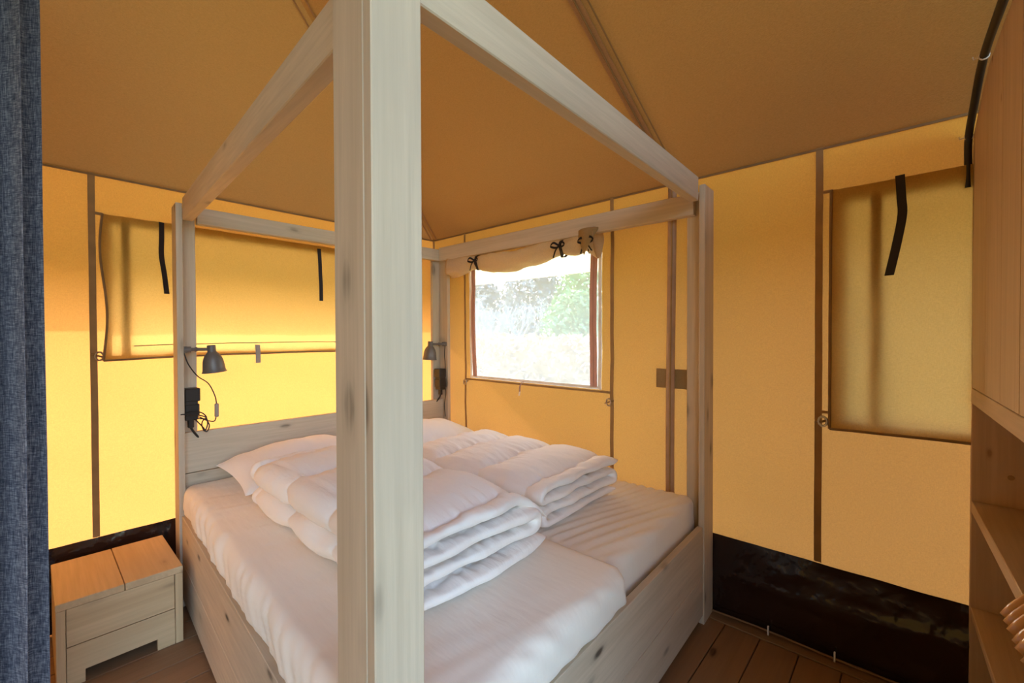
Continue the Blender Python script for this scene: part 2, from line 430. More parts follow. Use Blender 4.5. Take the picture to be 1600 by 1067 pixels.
mk('flap_seam', ribbon([flapB(x, 1.405)+Vector((0, -0.002, 0)) for x in steps(-2.05, -0.30, 0.04)], 0.005, (0, 0, 1), 0.002), 'patch_canvas', w1)
def strap(par, pts, w=0.028, wd=(1, 0, 0), mat='black_strap', name='strap'):
    return mk(name, ribbon(spline(pts, 6), w, wd, 0.003), mat, par)
strap(w1, [(-1.925, -0.045, 2.09), (-1.928, -0.062, 2.0), (-1.932, -0.075, 1.90), (-1.922, -0.085, 1.80), (-1.912, -0.085, 1.69)], 0.026, (0.9, 0.35, 0))
strap(w1, [(-1.045, -0.045, 2.07), (-1.047, -0.062, 1.98), (-1.05, -0.075, 1.88), (-1.048, -0.08, 1.80), (-1.05, -0.085, 1.70)], 0.024, (0.9, -0.3, 0))
strap(w1, [(-1.455, -0.075, 1.40), (-1.455, -0.085, 1.34), (-1.455, -0.085, 1.285)], 0.028, (1, 0, 0), 'grey_plastic', 'pull_tab')
def toggle(par, c, inward, along):
    c = Vector(c); i = Vector(inward); a = Vector(along)
    up = Vector((0, 0, 1))
    ring = [c+i*0.012+(a*math.cos(t)*0.016+up*math.sin(t)*0.022) for t in [k*math.pi/5 for k in range(11)]]
    b = mk('toggle', tube(ring, 0.005, 6, False), 'metal', par)
    mk('toggle_cord', tube([c-a*0.03+up*0.012, c+i*0.02, c+a*0.03-up*0.01], 0.005, 6), 'edge_tape', par)
toggle(w1, (-2.185, -0.02, 1.352), (0, -1, 0), (1, 0, 0))
mk('toggle_cord', tube(spline([(-0.034, -0.02, 1.755), (-0.024, -0.03, 1.74), (-0.036, -0.03, 1.71), (-0.026, -0.03, 1.68), (-0.036, -0.02, 1.665)]), 0.005, 6), 'black_strap', w1)
# window_2: open window on the right wall with its rolled-up flap
w2 = structure('window_2', loc=(0, -1.1, 1.6))
mk('insect_mesh', net(PR, *HR), 'window_net', w2)
for y, wd in ((-0.525, 0.045), (-1.645, 0.050)):
    mk('zip', ribbon([PR(y+0.006*math.sin(z*5), z, 0.008) for z in steps(1.125, 2.03, 0.1)], wd, (0, 1, 0), 0.004), 'zip_cloth', w2)
    mk('zip_teeth', ribbon([PR(y+0.006*math.sin(z*5), z, 0.011) for z in steps(1.125, 2.03, 0.1)], 0.007, (0, 1, 0), 0.004), 'zip_tape', w2)
for y in (-0.485, -1.69):
    mk('mesh_border', ribbon([PR(y, z, 0.006) for z in steps(1.11, 2.03, 0.1)], 0.022, (0, 1, 0), 0.003), 'white_strip', w2)
mk('mesh_border', ribbon([PR(y, 1.122, 0.006) for y in steps(-1.70, -0.475, 0.1)], 0.018, (0, 0, 1), 0.003), 'white_strip', w2)
# rolled flap
def roll():
    V = []; F = []; n = 26; ys = steps(-1.72, -0.335, 0.018)
    ties = (-0.66, -1.46, -1.67)
    for y in ys:
        t = (y+0.335)/(-1.72+0.335)
        d = min(abs(y-q) for q in ties)
        r = 0.040+0.028*min(1, (d/0.16))**0.7
        if y > -0.61: r += 0.022*min(1, (y+0.61)/0.27)
        if y < -1.62: r = 0.035+0.05*((-1.62-y)/0.1)
        zc = 2.022-0.03*math.sin(math.pi*min(1, max(0, (t-0.2)/0.55)))+0.01*t
        for k in range(n):
            a = 2*math.pi*k/n
            rr = r*(1+0.22*nz(y*9, math.cos(a)*1.6, math.sin(a)*1.6)+0.09*math.sin(a*3+y*7)+0.07*math.sin(a*7+y*25)*math.exp(-d/0.06))
            V.append(Vector((-0.075+0.75*rr*math.cos(a), y, zc+rr*math.sin(a)*1.12)))
    m = len(ys)
    for i in range(m-1):
        for k in range(n): F.append([i*n+k, i*n+(k+1) % n, (i+1)*n+(k+1) % n, (i+1)*n+k])
    # inner spiral ends (the rolled edge seen at both ends)
    for i in (0, m-1):
        c = len(V); cy = V[i*n].y; cc = sum((V[i*n+k] for k in range(n)), Vector())/n
        V.append(cc+Vector((0, (-1 if i else 1)*0.03, 0)))
        for k in range(n): F.append([i*n+k, i*n+(k+1) % n, c])
    return V, F
rf = mk('rolled_flap', roll(), 'cream_canvas', w2, True)
mk('flap_corner', sheet(steps(-1.745, -1.60, 0.005), steps(0, 1, 0.1), lambda y, t: Vector((-0.115-0.035*math.sin(math.pi*(y+1.745)/0.145), y-0.0, 2.105-t*(0.165*max(0.05, 1-abs(y+1.665)/0.085))))), 'patch_canvas', w2, True)
for yq in (-0.66, -1.46, -1.67):
    r0 = 0.050
    ringp = [Vector((-0.075+0.78*r0*math.cos(t), yq+0.006*math.sin(3*t), 2.02+r0*1.15*math.sin(t))) for t in [k*math.pi/8 for k in range(17)]]
    tb = mk('tie', ribbon(ringp, 0.022, (0, 1, 0), 0.003), 'black_strap', w2)
    c = Vector((-0.125, yq, 2.03))
    for sgn, ln in ((1, 0.075), (-1, 0.065)):
        bow = spline([c, c+Vector((-0.02, sgn*0.03, 0.02)), c+Vector((-0.02, sgn*0.055, 0.0)), c+Vector((-0.01, sgn*0.02, -0.012)), c], 5)
        mk('bow', ribbon(bow, 0.014, (0.3, 0, 1), 0.003), 'black_strap', tb)
        mk('bow', ribbon(spline([c, c+Vector((-0.015, sgn*0.018, -0.03)), c+Vector((-0.01, sgn*0.04, -ln))], 5), 0.012, (0.3, 1, 0.2), 0.003), 'black_strap', tb)
strap(w2, [(-0.012, -1.055, 1.118), (-0.035, -1.062, 1.112), (-0.045, -1.05, 1.085), (-0.03, -1.035, 1.045)], 0.014, (0, 1, -0.2), 'zip_tape', 'pull_strap')
strap(w2, [(-0.03, -1.035, 1.045), (-0.028, -1.028, 1.015)], 0.014, (0, 1, -0.2), 'white_plastic', 'strap_end')
toggle(w2, (-0.02, -1.765, 1.04), (-1, 0, 0), (0, 1, 0))
toggle(w2, (-0.02, -0.44, 1.075), (-1, 0, 0), (0, 1, 0))
# window_3: closed flap at the right
w3 = structure('window_3', loc=(0, -3.3, 1.6))
mk('insect_mesh', net(PR, *HR2), 'window_net', w3)
mk('zip', ribbon([PR(-3.03, z, 0.012) for z in steps(1.07, 2.04, 0.1)], 0.038, (0, 1, 0), 0.004), 'zip_tape', w3)
def flapR(y, z):
    t = (2.095-z)/1.06
    d = 0.018+0.025*t*(0.6+0.5*nz(y*2.2, z*0.8, 22))+0.006*nz(y*7+z*2, z*3, 17)
    return Vector((wob_r(y, z)-d, y, z-0.012*nz(y*3, 2, 2)*t))
mk('flap', sheet(steps(-4.33, -2.875, 0.02), steps(1.035, 2.095, 0.025), flapR), 'flap_canvas', w3, True)
mk('flap_hem', tube([flapR(y, 1.035)+Vector((-0.002, 0, 0)) for y in steps(-4.33, -2.875, 0.04)], 0.006, 6), 'edge_tape', w3)
mk('flap_hem', tube([flapR(-2.875, z)+Vector((-0.002, 0, 0)) for z in steps(1.035, 2.095, 0.04)], 0.006, 6), 'edge_tape', w3)
strap(w3, [(-0.055, -3.105, 2.095), (-0.065, -3.110, 2.0), (-0.075, -3.113, 1.93), (-0.085, -3.098, 1.82), (-0.09, -3.075, 1.69)], 0.030, (0.2, 1, 0))
toggle(w3, (-0.02, -2.850, 1.062), (-1, 0, 0), (0, 1, 0))
# pole sleeve between the wall panels
pl = structure('trim_2', tube([(-0.035, -2.158+0.006*math.sin(z*2), z) for z in steps(0.02, 2.26, 0.08)], 0.023, 12), 'pipe_brown', True)
mk('pole_edge', tube([(-0.058, -2.166+0.006*math.sin(z*2), z) for z in steps(0.02, 2.26, 0.08)], 0.005, 6), 'webbing', pl)

# ------------------------------------------------------------------ the bed
QF = {'hl': (-1.893, -0.12), 'hr': (-0.052, -0.15), 'fr': (-0.032, -2.38), 'fl': (-2.022, -2.44)}
BU, BV = 1.90, 2.30
def M(u, v, z):
    a, b = u/BU, v/BV
    x = (1-a)*(1-b)*QF['hl'][0]+a*(1-b)*QF['hr'][0]+a*b*QF['fr'][0]+(1-a)*b*QF['fl'][0]
    y = (1-a)*(1-b)*QF['hl'][1]+a*(1-b)*QF['hr'][1]+a*b*QF['fr'][1]+(1-a)*b*QF['fl'][1]
    return Vector((x, y, z))
bed = thing('four_poster_bed', 'large grey-washed wooden four poster bed with open canopy beams', 'bed', (-1.0, -1.27, 0))
PT = 2.185; PWD = 0.135; TH = 0.03
def post(lu, lv, top):
    # L-shaped: a plank facing head/foot and a plank facing the side
    su = 1 if lu == 0 else -1; sv = 1 if lv == 0 else -1
    def b(u0, u1, v0, v1): return box(min(u0, u1), max(u0, u1), min(v0, v1), max(v0, v1), 0, top, 0.0025, M)
    wid = 0.105 if (lu == 0 and lv > 0) else PWD
    if lv == 0:    # head posts: side plank runs to the corner, back plank inside it
        a = mk('post', b(lu, lu+su*TH, lv, lv+sv*PWD), 'greywash_z', bed)
        mk('post_board', b(lu+su*(TH+.001), lu+su*(0.105), lv, lv+sv*TH), 'greywash_z', a)
    else:          # foot posts: front plank covers the side plank
        a = mk('post', b(lu, lu+su*wid, lv, lv+sv*TH), 'greywash_z', bed)
        mk('post_board', b(lu, lu+su*TH, lv+sv*(TH+.001), lv+sv*(0.16 if lu == 0 else 0.13)), 'greywash_z', a)
post(0, 0, 2.165); post(BU, 0, 2.175); post(0, BV, 2.40); post(BU, BV, 2.20)
# canopy beams
def beam(vf, mat): return mk('canopy_beam', vf, mat, bed)
beam(box(TH+.001, TH+0.048, 0.135, BV-TH-.001, 2.075, 2.195, 0.003, M), 'greywash_y')
beam(box(TH+.050, BU-0.137, BV-TH-0.048, BV-TH-.002, 2.122, 2.240, 0.003, M), 'greywash_x')
beam(box(0.107, BU-TH-.001, TH+.001, TH+0.046, 2.080, 2.172, 0.003, M), 'greywash_x')
beam(box(BU-TH-.046, BU-TH-.001, TH+.048, BV-TH-.05, 2.075, 2.185, 0.003, M), 'greywash_y')
# side, foot and head boards
for i, (z0, z1) in enumerate(((0.045, 0.243), (0.247, 0.49))):
    mk('side_board', box(0.012, 0.012+TH, 0.03, BV-0.162, z0, z1, 0.002, M), 'greywash_y', bed)
    mk('side_board', box(BU-0.012-TH, BU-0.012, 0.03, BV-0.135, z0, z1, 0.002, M), 'greywash_y', bed)
    mk('foot_board', box(0.106, BU-0.136, BV-0.036, BV-0.006, z0, z1, 0.002, M), 'greywash_x', bed)
for z0, z1 in ((0.05, 0.27), (0.274, 0.480), (0.484, 0.695), (0.699, 0.922)):
    mk('head_board', box(TH+.002, BU-TH-.002, 0.042, 0.072, z0, z1, 0.002, M), 'greywash_x', bed)
mk('slat_base', box(0.05, BU-0.05, 0.08, BV-0.08, 0.22, 0.27, 0.002, M), 'greywash_y', bed)

# mattresses
def rounded(u0, u1, v0, v1, z0, z1, r, d, disp):
    cu, cv, cz = (u0+u1)/2, (v0+v1)/2, (z0+z1)/2; hu, hv, hz = (u1-u0)/2, (v1-v0)/2, (z1-z0)/2
    V = []; F = []; idx = {}
    nu, nv, nw = max(2, int(2*hu/d)), max(2, int(2*hv/d)), max(4, int(2*hz/d))
    def vert(i, j, k):
        key = (i, j, k)
        if key in idx: return idx[key]
        p = Vector((-hu+2*hu*i/nu, -hv+2*hv*j/nv, -hz+2*hz*k/nw))
        q = Vector((max(-hu+r, min(hu-r, p.x)), max(-hv+r, min(hv-r, p.y)), max(-hz+r, min(hz-r, p.z))))
        n = (p-q); n = n.normalized() if n.length > 1e-9 else Vector((0, 0, 1))
        p = q+n*min(r, 9) if (p-q).length > 1e-9 else p
        w = p+Vector((cu, cv, cz)); w = w+n*disp(w, n)
        V.append(M(*w)); idx[key] = len(V)-1; return idx[key]
    for k in (0, nw):
        for i in range(nu):
            for j in range(nv):
                f = [vert(i, j, k), vert(i+1, j, k), vert(i+1, j+1, k), vert(i, j+1, k)]; F.append(f if k else f[::-1])
    for i in range(nu):
        for k in range(nw):
            F.append([vert(i, 0, k), vert(i+1, 0, k), vert(i+1, 0, k+1), vert(i, 0, k+1)])
            F.append([vert(i, nv, k), vert(i, nv, k+1), vert(i+1, nv, k+1), vert(i+1, nv, k)])
    for j in range(nv):
        for k in range(nw):
            F.append([vert(0, j, k), vert(0, j, k+1), vert(0, j+1, k+1), vert(0, j+1, k)])
            F.append([vert(nu, j, k), vert(nu, j+1, k), vert(nu, j+1, k+1), vert(nu, j, k+1)])
    return V, F
def dispL(w, n):
    s = 0.0
    top = max(0, n.z)
    s += top*(0.010*nz(w.x*2.5, w.y*2.0, 1)+0.0035*nz(w.x*3+w.y*8, w.y*26-w.x*6, 5)*(1 if w.y < 1.0 else 0.6))
    side = abs(n.x) if n.x < -0.3 else 0
    s += side*(0.010+0.010*nz(w.y*5, w.z*3, 8)+0.010*nz(w.y*20+w.z*20, w.z*6, 4))*(1 if w.z > 0.46 else 0.2)
    if n.y > 0.3: s += 0.012*nz(w.x*5, w.z*16+w.x*12, 3)
    return s
def dispR(w, n):
    top = max(0, n.z); g = max(0, min(1, (w.y-1.55)/0.4))
    dx = (w.x-0.95)
    s = top*(0.006*nz(w.x*2, w.y*2, 31)+0.0075*g*math.sin((w.y*1.0-dx*0.28)*2*math.pi/0.062+6*nz(w.x*1.5, w.y*2.2, 7))*(0.55+0.45*nz(w.x*3, w.y*5, 9))+0.002*nz(w.x*4, w.y*24, 3))
    if n.y > 0.3: s += 0.004*nz(w.x*5, w.z*10, 13)
    return s
def M_inv_clip(vf, ulo, uhi, vhi, zrim):
    """pull everything below the frame's rim inside the boards"""
    V, F = vf; out = []
    for p in V:
        a = max(0.0, min(1.0, (zrim+0.035-p.z)/0.03))
        if a > 0:
            # solve the bilinear map once by Newton
            u, v = 1.0, 1.0
            for _ in range(4):
                q = M(u, v, 0); e = Vector((p.x-q.x, p.y-q.y)); h = 1e-3
                du = (M(u+h, v, 0)-q)/h; dv = (M(u, v+h, 0)-q)/h; det = du.x*dv.y-du.y*dv.x
                u += (e.x*dv.y-e.y*dv.x)/det; v += (du.x*e.y-du.y*e.x)/det
            uc = max(ulo, min(uhi, u)); vc = max(0.08, min(vhi, v))
            p = M(u+(uc-u)*a, v+(vc-v)*a, p.z)
        out.append(p)
    return out, F
vfL = M_inv_clip(rounded(0.024, 0.952, 0.085, 2.315, 0.272, 0.648, 0.055, 0.014, dispL), 0.050, 0.945, 2.255, 0.49)
mL = mk('mattress', vfL, 'sheet_white', None, True)
tag(mL, 'white sheeted mattress on the bed half beside the bedside box, under the nearer duvet', 'mattress')
vfR = M_inv_clip(rounded(0.962, 1.835, 0.085, 2.235, 0.272, 0.612, 0.045, 0.014, dispR), 0.970, 1.845, 2.25, 0.49)
mR = mk('mattress', vfR, 'sheet_white', None, True)
tag(mR, 'white sheeted mattress on the window side of the bed, with taut creases at its foot', 'mattress')

# folded duvets: a padded ribbon folded in four layers, extruded along the bed
def duvet(u0, u1, v0, v1, z0, lt, seed, tip, ends, shear):
    """u0 left rolls, u1 open side; lt layer thickness; four layers"""
    w = u1-u0; path = []
    r = lt*0.52
    zs = [z0+lt*(0.55+i*0.98) for i in range(4)]
    def seg(a, b, z, n): n = int(n*1.5); return [Vector((a+(b-a)*i/n, 0, z)) for i in range(n+1)]
    def arc(cx, cz, s, n=10):  # half turn going up, s=-1 bulges left
        return [Vector((cx+s*r*1.15*math.sin(math.pi*i/n), 0, cz-r*0.95*math.cos(math.pi*i/n))) for i in range(1, n)]
    aL, aR = u0+r+0.02, u1-r-0.02
    path += seg(u1+ends[0], aL, zs[0], 46)
    path += arc(aL, (zs[0]+zs[1])/2, -1)
    path += seg(aL, aR, zs[1], 44)
    path += arc(aR, (zs[1]+zs[2])/2, 1)
    path += seg(aR, aL-0.015, zs[2], 44)
    path += arc(aL-0.015, (zs[2]+zs[3])/2, -1)
    path += seg(aL-0.015, u1+ends[1], zs[3], 50)
    # arc lengths
    S = [0.0]
    for a, b in zip(path[:-1], path[1:]): S.append(S[-1]+(b-a).length)
    T = S[-1]; nP = len(path)
    nor = []
    for i in range(nP):
        t = (path[min(i+1, nP-1)]-path[max(i-1, 0)]).normalized(); nor.append(Vector((-t.z, 0, t.x)))
    nv = 190; V = []; F = []; ring = 2*nP
    q = 0.37 if tip else 0.32
    for j in range(nv+1):
        b = j/nv
        for side in (1, -1):
            rng = range(nP) if side == 1 else range(nP-1, -1, -1)
            for i in rng:
                s = S[i]; p = path[i]
                # uneven ends of every layer
                e0 = 0.035*nz(s*1.7, seed, 1)+0.02*nz(s*7, seed, 2); e1 = 0.035*nz(s*1.9, seed, 5)+0.018*nz(s*8, seed, 6)
                v = v0+e0+(v1+e1-v0-e0)*b
                vq = (v-v0+0.10*nz(p.x*1.5, seed, 3))/q
                ds = abs(vq-round(vq))*q              # distance to the quilting seam
                puff = math.sin(math.pi*min(0.5, ds/q))**0.55
                edge = min(1, min(b, 1-b)*(v1-v0)/0.05)**0.5
                tail = min(1, min(s, T-s)/(0.16 if (T-s) < s else 0.05))**0.6 if tip else min(1, min(s, T-s)/0.05)**0.5
                h = lt*0.5*(0.30+0.70*puff*edge)*(0.15+0.85*tail)
                gather = 0.017*nz(s*34, v*5+seed, 4)*math.exp(-ds/0.07)+0.006*nz(s*8+v*4, v*7, seed)+0.005*nz(s*16-v*9, v*9+s*5, seed+8)+(0.020*(puff-0.5) if (side == 1 and s > T*0.76) else 0)
                h2 = h+gather*edge*(0.4+0.6*tail)
                hump = 0.030*math.sin(math.pi*min(1, max(0, (p.x-u0)/w)))*((p.z-z0)/(4*lt))*math.sin(math.pi*min(1, max(0, b*0.92+0.06)))**0.6
                n = nor[i]*side
                droop = 0
                if tip and T-s < 0.20: droop = -0.105*((0.20-(T-s))/0.20)**2*1.0
                sway = 0.018*nz(v*2.2, p.z*9, seed+3)
                bulge = 0.0
                P = Vector((p.x+n.x*h2+sway, v, p.z+n.z*h2+hump+droop))
                V.append(M(P.x+shear*(v-v0), P.y, max(P.z, z0+0.004)))
    for j in range(nv):
        for k in range(ring):
            F.append([j*ring+k, (j+1)*ring+k, (j+1)*ring+(k+1) % ring, j*ring+(k+1) % ring])
    for j in (0, nv):      # close the two ends between the upper and the lower side of the ribbon
        for i in range(nP-1):
            a, b2 = j*ring+i, j*ring+i+1; c, d = j*ring+ring-1-i-1, j*ring+ring-1-i
            F.append([a, b2, c, d] if j == 0 else [d, c, b2, a])
    return V, F
dL = mk('duvet', duvet(0.185, 0.77, 0.78, 2.01, 0.652, 0.060, 3.3, True, (0.04, 0.055), 0.045), 'duvet_white', None, True)
tag(dL, 'white folded quilted duvet with a pointed corner, behind the big near post', 'duvet')
mk('care_label', ribbon([M(0.745, 1.945, 0.765), M(0.752, 1.975, 0.755), M(0.755, 1.985, 0.725)], 0.032, (1, 0, 0), 0.001), 'white_strip', dL)
dR = mk('duvet', duvet(0.975, 1.60, 0.86, 1.90, 0.620, 0.050, 9.1, False, (-0.02, -0.01), 0.0), 'duvet_white', None, True)
tag(dR, 'white folded quilted duvet with a blunt end, below the open window', 'duvet')

def pillow(cu, cv, cz, wu, wv, H, tilt, seed, rot=0.0):
    V = []; F = []; n = 64; m = 44
    def prof(a): return max(0.0, 1-a*a)
    for side in (1, -1):
        for i in range(n+1):
            for j in range(m+1):
                a = -1+2*i/n; b = -1+2*j/m
                x = a*wu/2*(1-0.07*prof(b)**1.0*abs(a)); y = b*wv/2*(1-0.10*prof(a)*abs(b))
                t = (prof(a)**0.55)*(prof(b)**0.55)
                rim = min(1, t*3)
                h = H*(t*(1 if side == 1 else 0.35))+rim*(0.012*nz(x*5+seed, y*5, 1)+0.007*nz(x*14, y*6+seed, 2))*(1 if side == 1 else 0.3)
                z = cz+side*h+tilt*(-y)
                xx = x*math.cos(rot)-y*math.sin(rot); yy = x*math.sin(rot)+y*math.cos(rot)
                V.append(M(cu+xx, cv+yy, z))
    o = (n+1)*(m+1)
    for i in range(n):
        for j in range(m):
            a = i*(m+1)+j; F.append([a, a+m+1, a+m+2, a+1][::-1]); F.append([o+a, o+a+1, o+a+m+2, o+a+m+1][::-1])
    return V, F
pL = mk('pillow', pillow(0.57, 0.40, 0.715, 0.79, 0.50, 0.135, 0.10, 1.5, -0.05), 'pillow_white', None, True)
tag(pL, 'plump white pillow leaning on the headboard under the left reading lamp', 'pillow')
pR = mk('pillow', pillow(1.42, 0.42, 0.705, 0.78, 0.54, 0.135, 0.08, 6.5, 0.04), 'pillow_white', None, True)
tag(pR, 'white pillow in the window corner, under the right reading lamp', 'pillow')

# ------------------------------------------------------------------ reading lamps and sockets
def lamp(base, out, side, label, cordpts, tilt):
    """base: point on the post; out: direction of the arm; side: direction of the mount"""
    b = Vector(base); o = Vector(out).normalized(); s = Vector(side).normalized()
    t = thing('reading_lamp', label, 'lamp', b, 'reading lamps on the bed posts')
    mk('mount', join(tube([b, b+o*0.03], 0.017, 14), box(b.x-0.012, b.x+0.012, b.y-0.012, b.y+0.012, b.z-0.018, b.z+0.018, 0.002)), 'lamp_grey', t)
    e = b+o*0.125
    mk('arm', join(tube([b+o*0.02, e], 0.009, 10), tube([b+o*0.05, b+o*0.06], 0.013, 10)), 'lamp_grey', t)
    ax = (Vector((0, 0, -1))+o*tilt).normalized(); c = e+Vector((0, 0, 0.022))
    sh = mk('shade', lathe([(0.0, 0.0), (0.019, 0.0), (0.021, 0.004), (0.021, 0.035), (0.025, 0.042), (0.034, 0.052), (0.044, 0.070), (0.050, 0.092), (0.053, 0.118), (0.056, 0.145),
                           (0.060, 0.150), (0.060, 0.153), (0.054, 0.150), (0.050, 0.118), (0.046, 0.090), (0.03, 0.055), (0.0, 0.05)], c, ax), 'lamp_grey', t, True)
    mk('bulb', lathe([(0.0, 0.055), (0.012, 0.056), (0.014, 0.075), (0.026, 0.10), (0.026, 0.118), (0.012, 0.134), (0.0, 0.137)], c, ax, 16), 'white_plastic', sh, True)
    mk('cord', tube(spline(cordpts[0], 6), 0.0032, 6), 'black_plastic', t)
    for cp in cordpts[1:]:
        mk('cord', tube(spline(cp, 6), 0.0032, 6), 'black_plastic', t)
    return t
bl = M(0.032, 0.10, 1.382)
Lc = lambda dx, dz, dy=0.0: Vector((bl.x+dx, -0.235+dy, dz))
coil = [Lc(-0.01, 1.02), Lc(0.02, 1.045, -.02), Lc(0.07, 1.035, -.03), Lc(0.095, 1.0, -.02), Lc(0.06, 1.0, 0), Lc(0.0, 1.015, 0), Lc(-0.02, 1.035, -.02), Lc(0.03, 1.03, -.04), Lc(0.085, 1.01, -.03), Lc(0.10, 0.97, -.02),
        Lc(0.085, 0.93, -.02), Lc(0.075, 0.97, -.01), Lc(0.09, 0.995, -.01), Lc(0.108, 0.96, -.02), Lc(0.095, 0.925, -.02), Lc(0.08, 0.95, -.02), Lc(0.04, 1.005, -.02)]
l1 = lamp((bl.x, -0.235, 1.382), (1, 0, 0), (0, 0, 1), 'grey bell-shaped reading lamp on the left headboard post, cord hanging in a loop',
          [[Lc(0.0, 1.365), Lc(0.02, 1.30), Lc(0.06, 1.235), Lc(0.11, 1.19), Lc(0.14, 1.12), Lc(0.148, 1.075)],
           [Lc(0.146, 1.0), Lc(0.135, 0.975), Lc(0.10, 0.985), Lc(0.06, 1.01), *coil[:6]], coil], 0.10)
mk('cord_switch', box(bl.x+0.137, bl.x+0.157, -0.248, -0.234, 0.998, 1.075, 0.004), 'grey_plastic', l1)
def socket(c, ox, oy, label):
    """ox: unit vector away from the post face"""
    x0 = Vector(c); u = Vector(ox); w = Vector(oy)
    t = thing('power_socket', label, 'socket', x0, 'socket boxes on the bed posts')
    def ob(a0, a1, b0, b1, z0, z1, bev=0.004):
        V, F = box(a0, a1, b0, b1, z0, z1, bev); return [x0+u*v.x+w*v.y+Vector((0, 0, v.z)) for v in V], F
    mk('housing', ob(0, 0.060, -0.035, 0.035, -0.17, 0.0), 'black_plastic', t)
    mk('lid', ob(0.0, 0.070, -0.038, 0.038, -0.068, 0.004), 'black_plastic', t)
    mk('lid', ob(0.0, 0.066, -0.037, 0.037, -0.15, -0.082), 'black_plastic', t)
    mk('plug', ob(0.018, 0.045, -0.015, 0.015, -0.215, -0.165), 'black_plastic', t)
    mk('supply_cable', tube(spline([x0+u*0.03+Vector((0, 0, -0.21)), x0+u*0.045+Vector((0, 0, -0.24)), x0+u*0.075+Vector((0, 0.02, -0.285))], 5), 0.006, 8), 'black_plastic', t)
    return t
socket((bl.x+0.001, -0.205, 1.165), (1, 0, 0), (0, 1, 0), 'black double socket box with tangled cords on the left headboard post')
br_ = M(BU-0.032, 0.10, 1.385)
l2 = lamp((br_.x, br_.y-0.01, 1.385), (-0.75, 0.66, 0), (0, 0, 1), 'grey bell-shaped reading lamp in the window corner, small beside the big post',
          [[(br_.x-0.01, br_.y-0.015, 1.37), (br_.x-0.012, br_.y-0.01, 1.30), (br_.x-0.012, br_.y-0.02, 1.20), (br_.x-0.035, br_.y-0.045, 1.13), (br_.x-0.03, br_.y-0.05, 1.03)],
           [(br_.x-0.03, br_.y-0.04, 1.03), (br_.x-0.02, br_.y-0.035, 0.97), (br_.x-0.02, br_.y-0.015, 0.88), (br_.x-0.015, br_.y-0.02, 0.78)]], 0.05)
socket((br_.x-0.001, br_.y+0.02, 1.175), (-1, 0, 0), (0, -1, 0), 'black double socket box low on the post in the window corner')

# ------------------------------------------------------------------ bedside box
ns = thing('bedside_box', 'low wooden bedside box with a notched plinth, on the floor left of the bed', 'bedside table', (-2.155, -0.33, 0))
X0, X1, Y0, Y1, ZT = -2.372, -1.948, -0.578, -0.095, 0.360
mk('top_board', box(X0, -2.158, Y0, Y1, ZT-0.03, ZT, 0.002), 'stand_y', ns)
mk('top_board', box(-2.155, X1, Y0, Y1, ZT-0.03, ZT+0.001, 0.002), 'stand_y', ns)
mk('side_panel', box(X0+0.001, X0+0.03, Y0+0.001, Y1, 0.0, ZT-0.031, 0.002), 'stand_z', ns)
mk('side_panel', box(X1-0.03, X1-0.001, Y0+0.001, Y1, 0.0, ZT-0.031, 0.002), 'stand_z', ns)
def notched(x0, x1, y0, y1, z0, z1, n0, n1, h):
    P = [(x0, z0), (n0, z0), (n0, z0+h), (n1, z0+h), (n1, z0), (x1, z0), (x1, z1), (n1, z1), (n0, z1), (x0, z1)]
    V = [Vector((a, y0, b)) for a, b in P]+[Vector((a, y1, b)) for a, b in P]
    quads = [[0, 1, 2, 8], [0, 8, 9], [2, 3, 7, 8], [3, 4, 5, 6], [3, 6, 7]]
    F = [q for q in quads]+[[i+10 for i in q][::-1] for q in quads]
    for i in range(10): F.append([i, (i+1) % 10, (i+1) % 10+10, i+10][::-1])
    return V, F
mk('front_board', box(X0+0.032, X1-0.032, Y0+0.006, Y0+0.032, 0.168, ZT-0.033, 0.0015), 'stand_x', ns)
mk('front_board', notched(X0+0.032, X1-0.032, Y0+0.006, Y0+0.032, 0.0, 0.165, -2.285, -2.045, 0.052), 'stand_x', ns)
mk('back_board', box(X0+0.032, X1-0.032, Y1-0.03, Y1-0.002, 0.02, ZT-0.033, 0.0015), 'stand_x', ns)

# ------------------------------------------------------------------ wardrobe along the right
AG = R(2.2)
def K(s, d, z):      # s along the front from the tent wall, d depth behind the front
    return Vector((-0.012-s*math.cos(AG)-d*math.sin(AG), -3.312-s*math.sin(AG)*1.0-d*math.cos(AG), z))
def kbox(s0, s1, d0, d1, z0, z1, bev=0.002):
    return box(s0, s1, d0, d1, z0, z1, bev, lambda a, b, c: K(a, b, c))
wd = thing('wardrobe', 'tall light pine wardrobe with open shelves at the right edge', 'wardrobe', (-0.8, -3.6, 0))
DP = 0.50
mk('side_panel', kbox(0.006, 0.028, 0.0, DP, 0.0, 2.18), 'pine_z', wd)
mk('side_panel', kbox(0.93, 0.952, 0.0, DP, 0.0, 1.19), 'pine_z', wd)
mk('side_panel', kbox(1.66, 1.682, 0.0, DP, 0.0, 2.36), 'pine_z', wd)
mk('back_panel', kbox(0.0, 1.68, DP+0.002, DP+0.02, 0.0, 2.2), 'pine_z', wd)
mk('bottom_rail', kbox(0.0, 1.68, -0.001, 0.020, 1.190, 1.248), 'pine_x', wd)
mk('cupboard_floor', kbox(0.029, 1.659, 0.022, DP, 1.192, 1.214), 'pine_x', wd)
edges = [0.004, 0.292, 0.538, 0.765]
zt = lambda s: 2.20+min(0.14, s*0.42)
def doorboard(s0, s1, ea=0.0):
    V = []; P = [(s0, 1.251), (s1, 1.251), (s1, zt(s1)), (s0, zt(s0))]
    for d in (0.0, 0.020):
        for s, z in P: V.append(K(s, d, z))
    F = [[0, 1, 2, 3][::-1], [4, 5, 6, 7], [0, 1, 5, 4], [1, 2, 6, 5], [2, 3, 7, 6], [3, 0, 4, 7]]
    return V, F
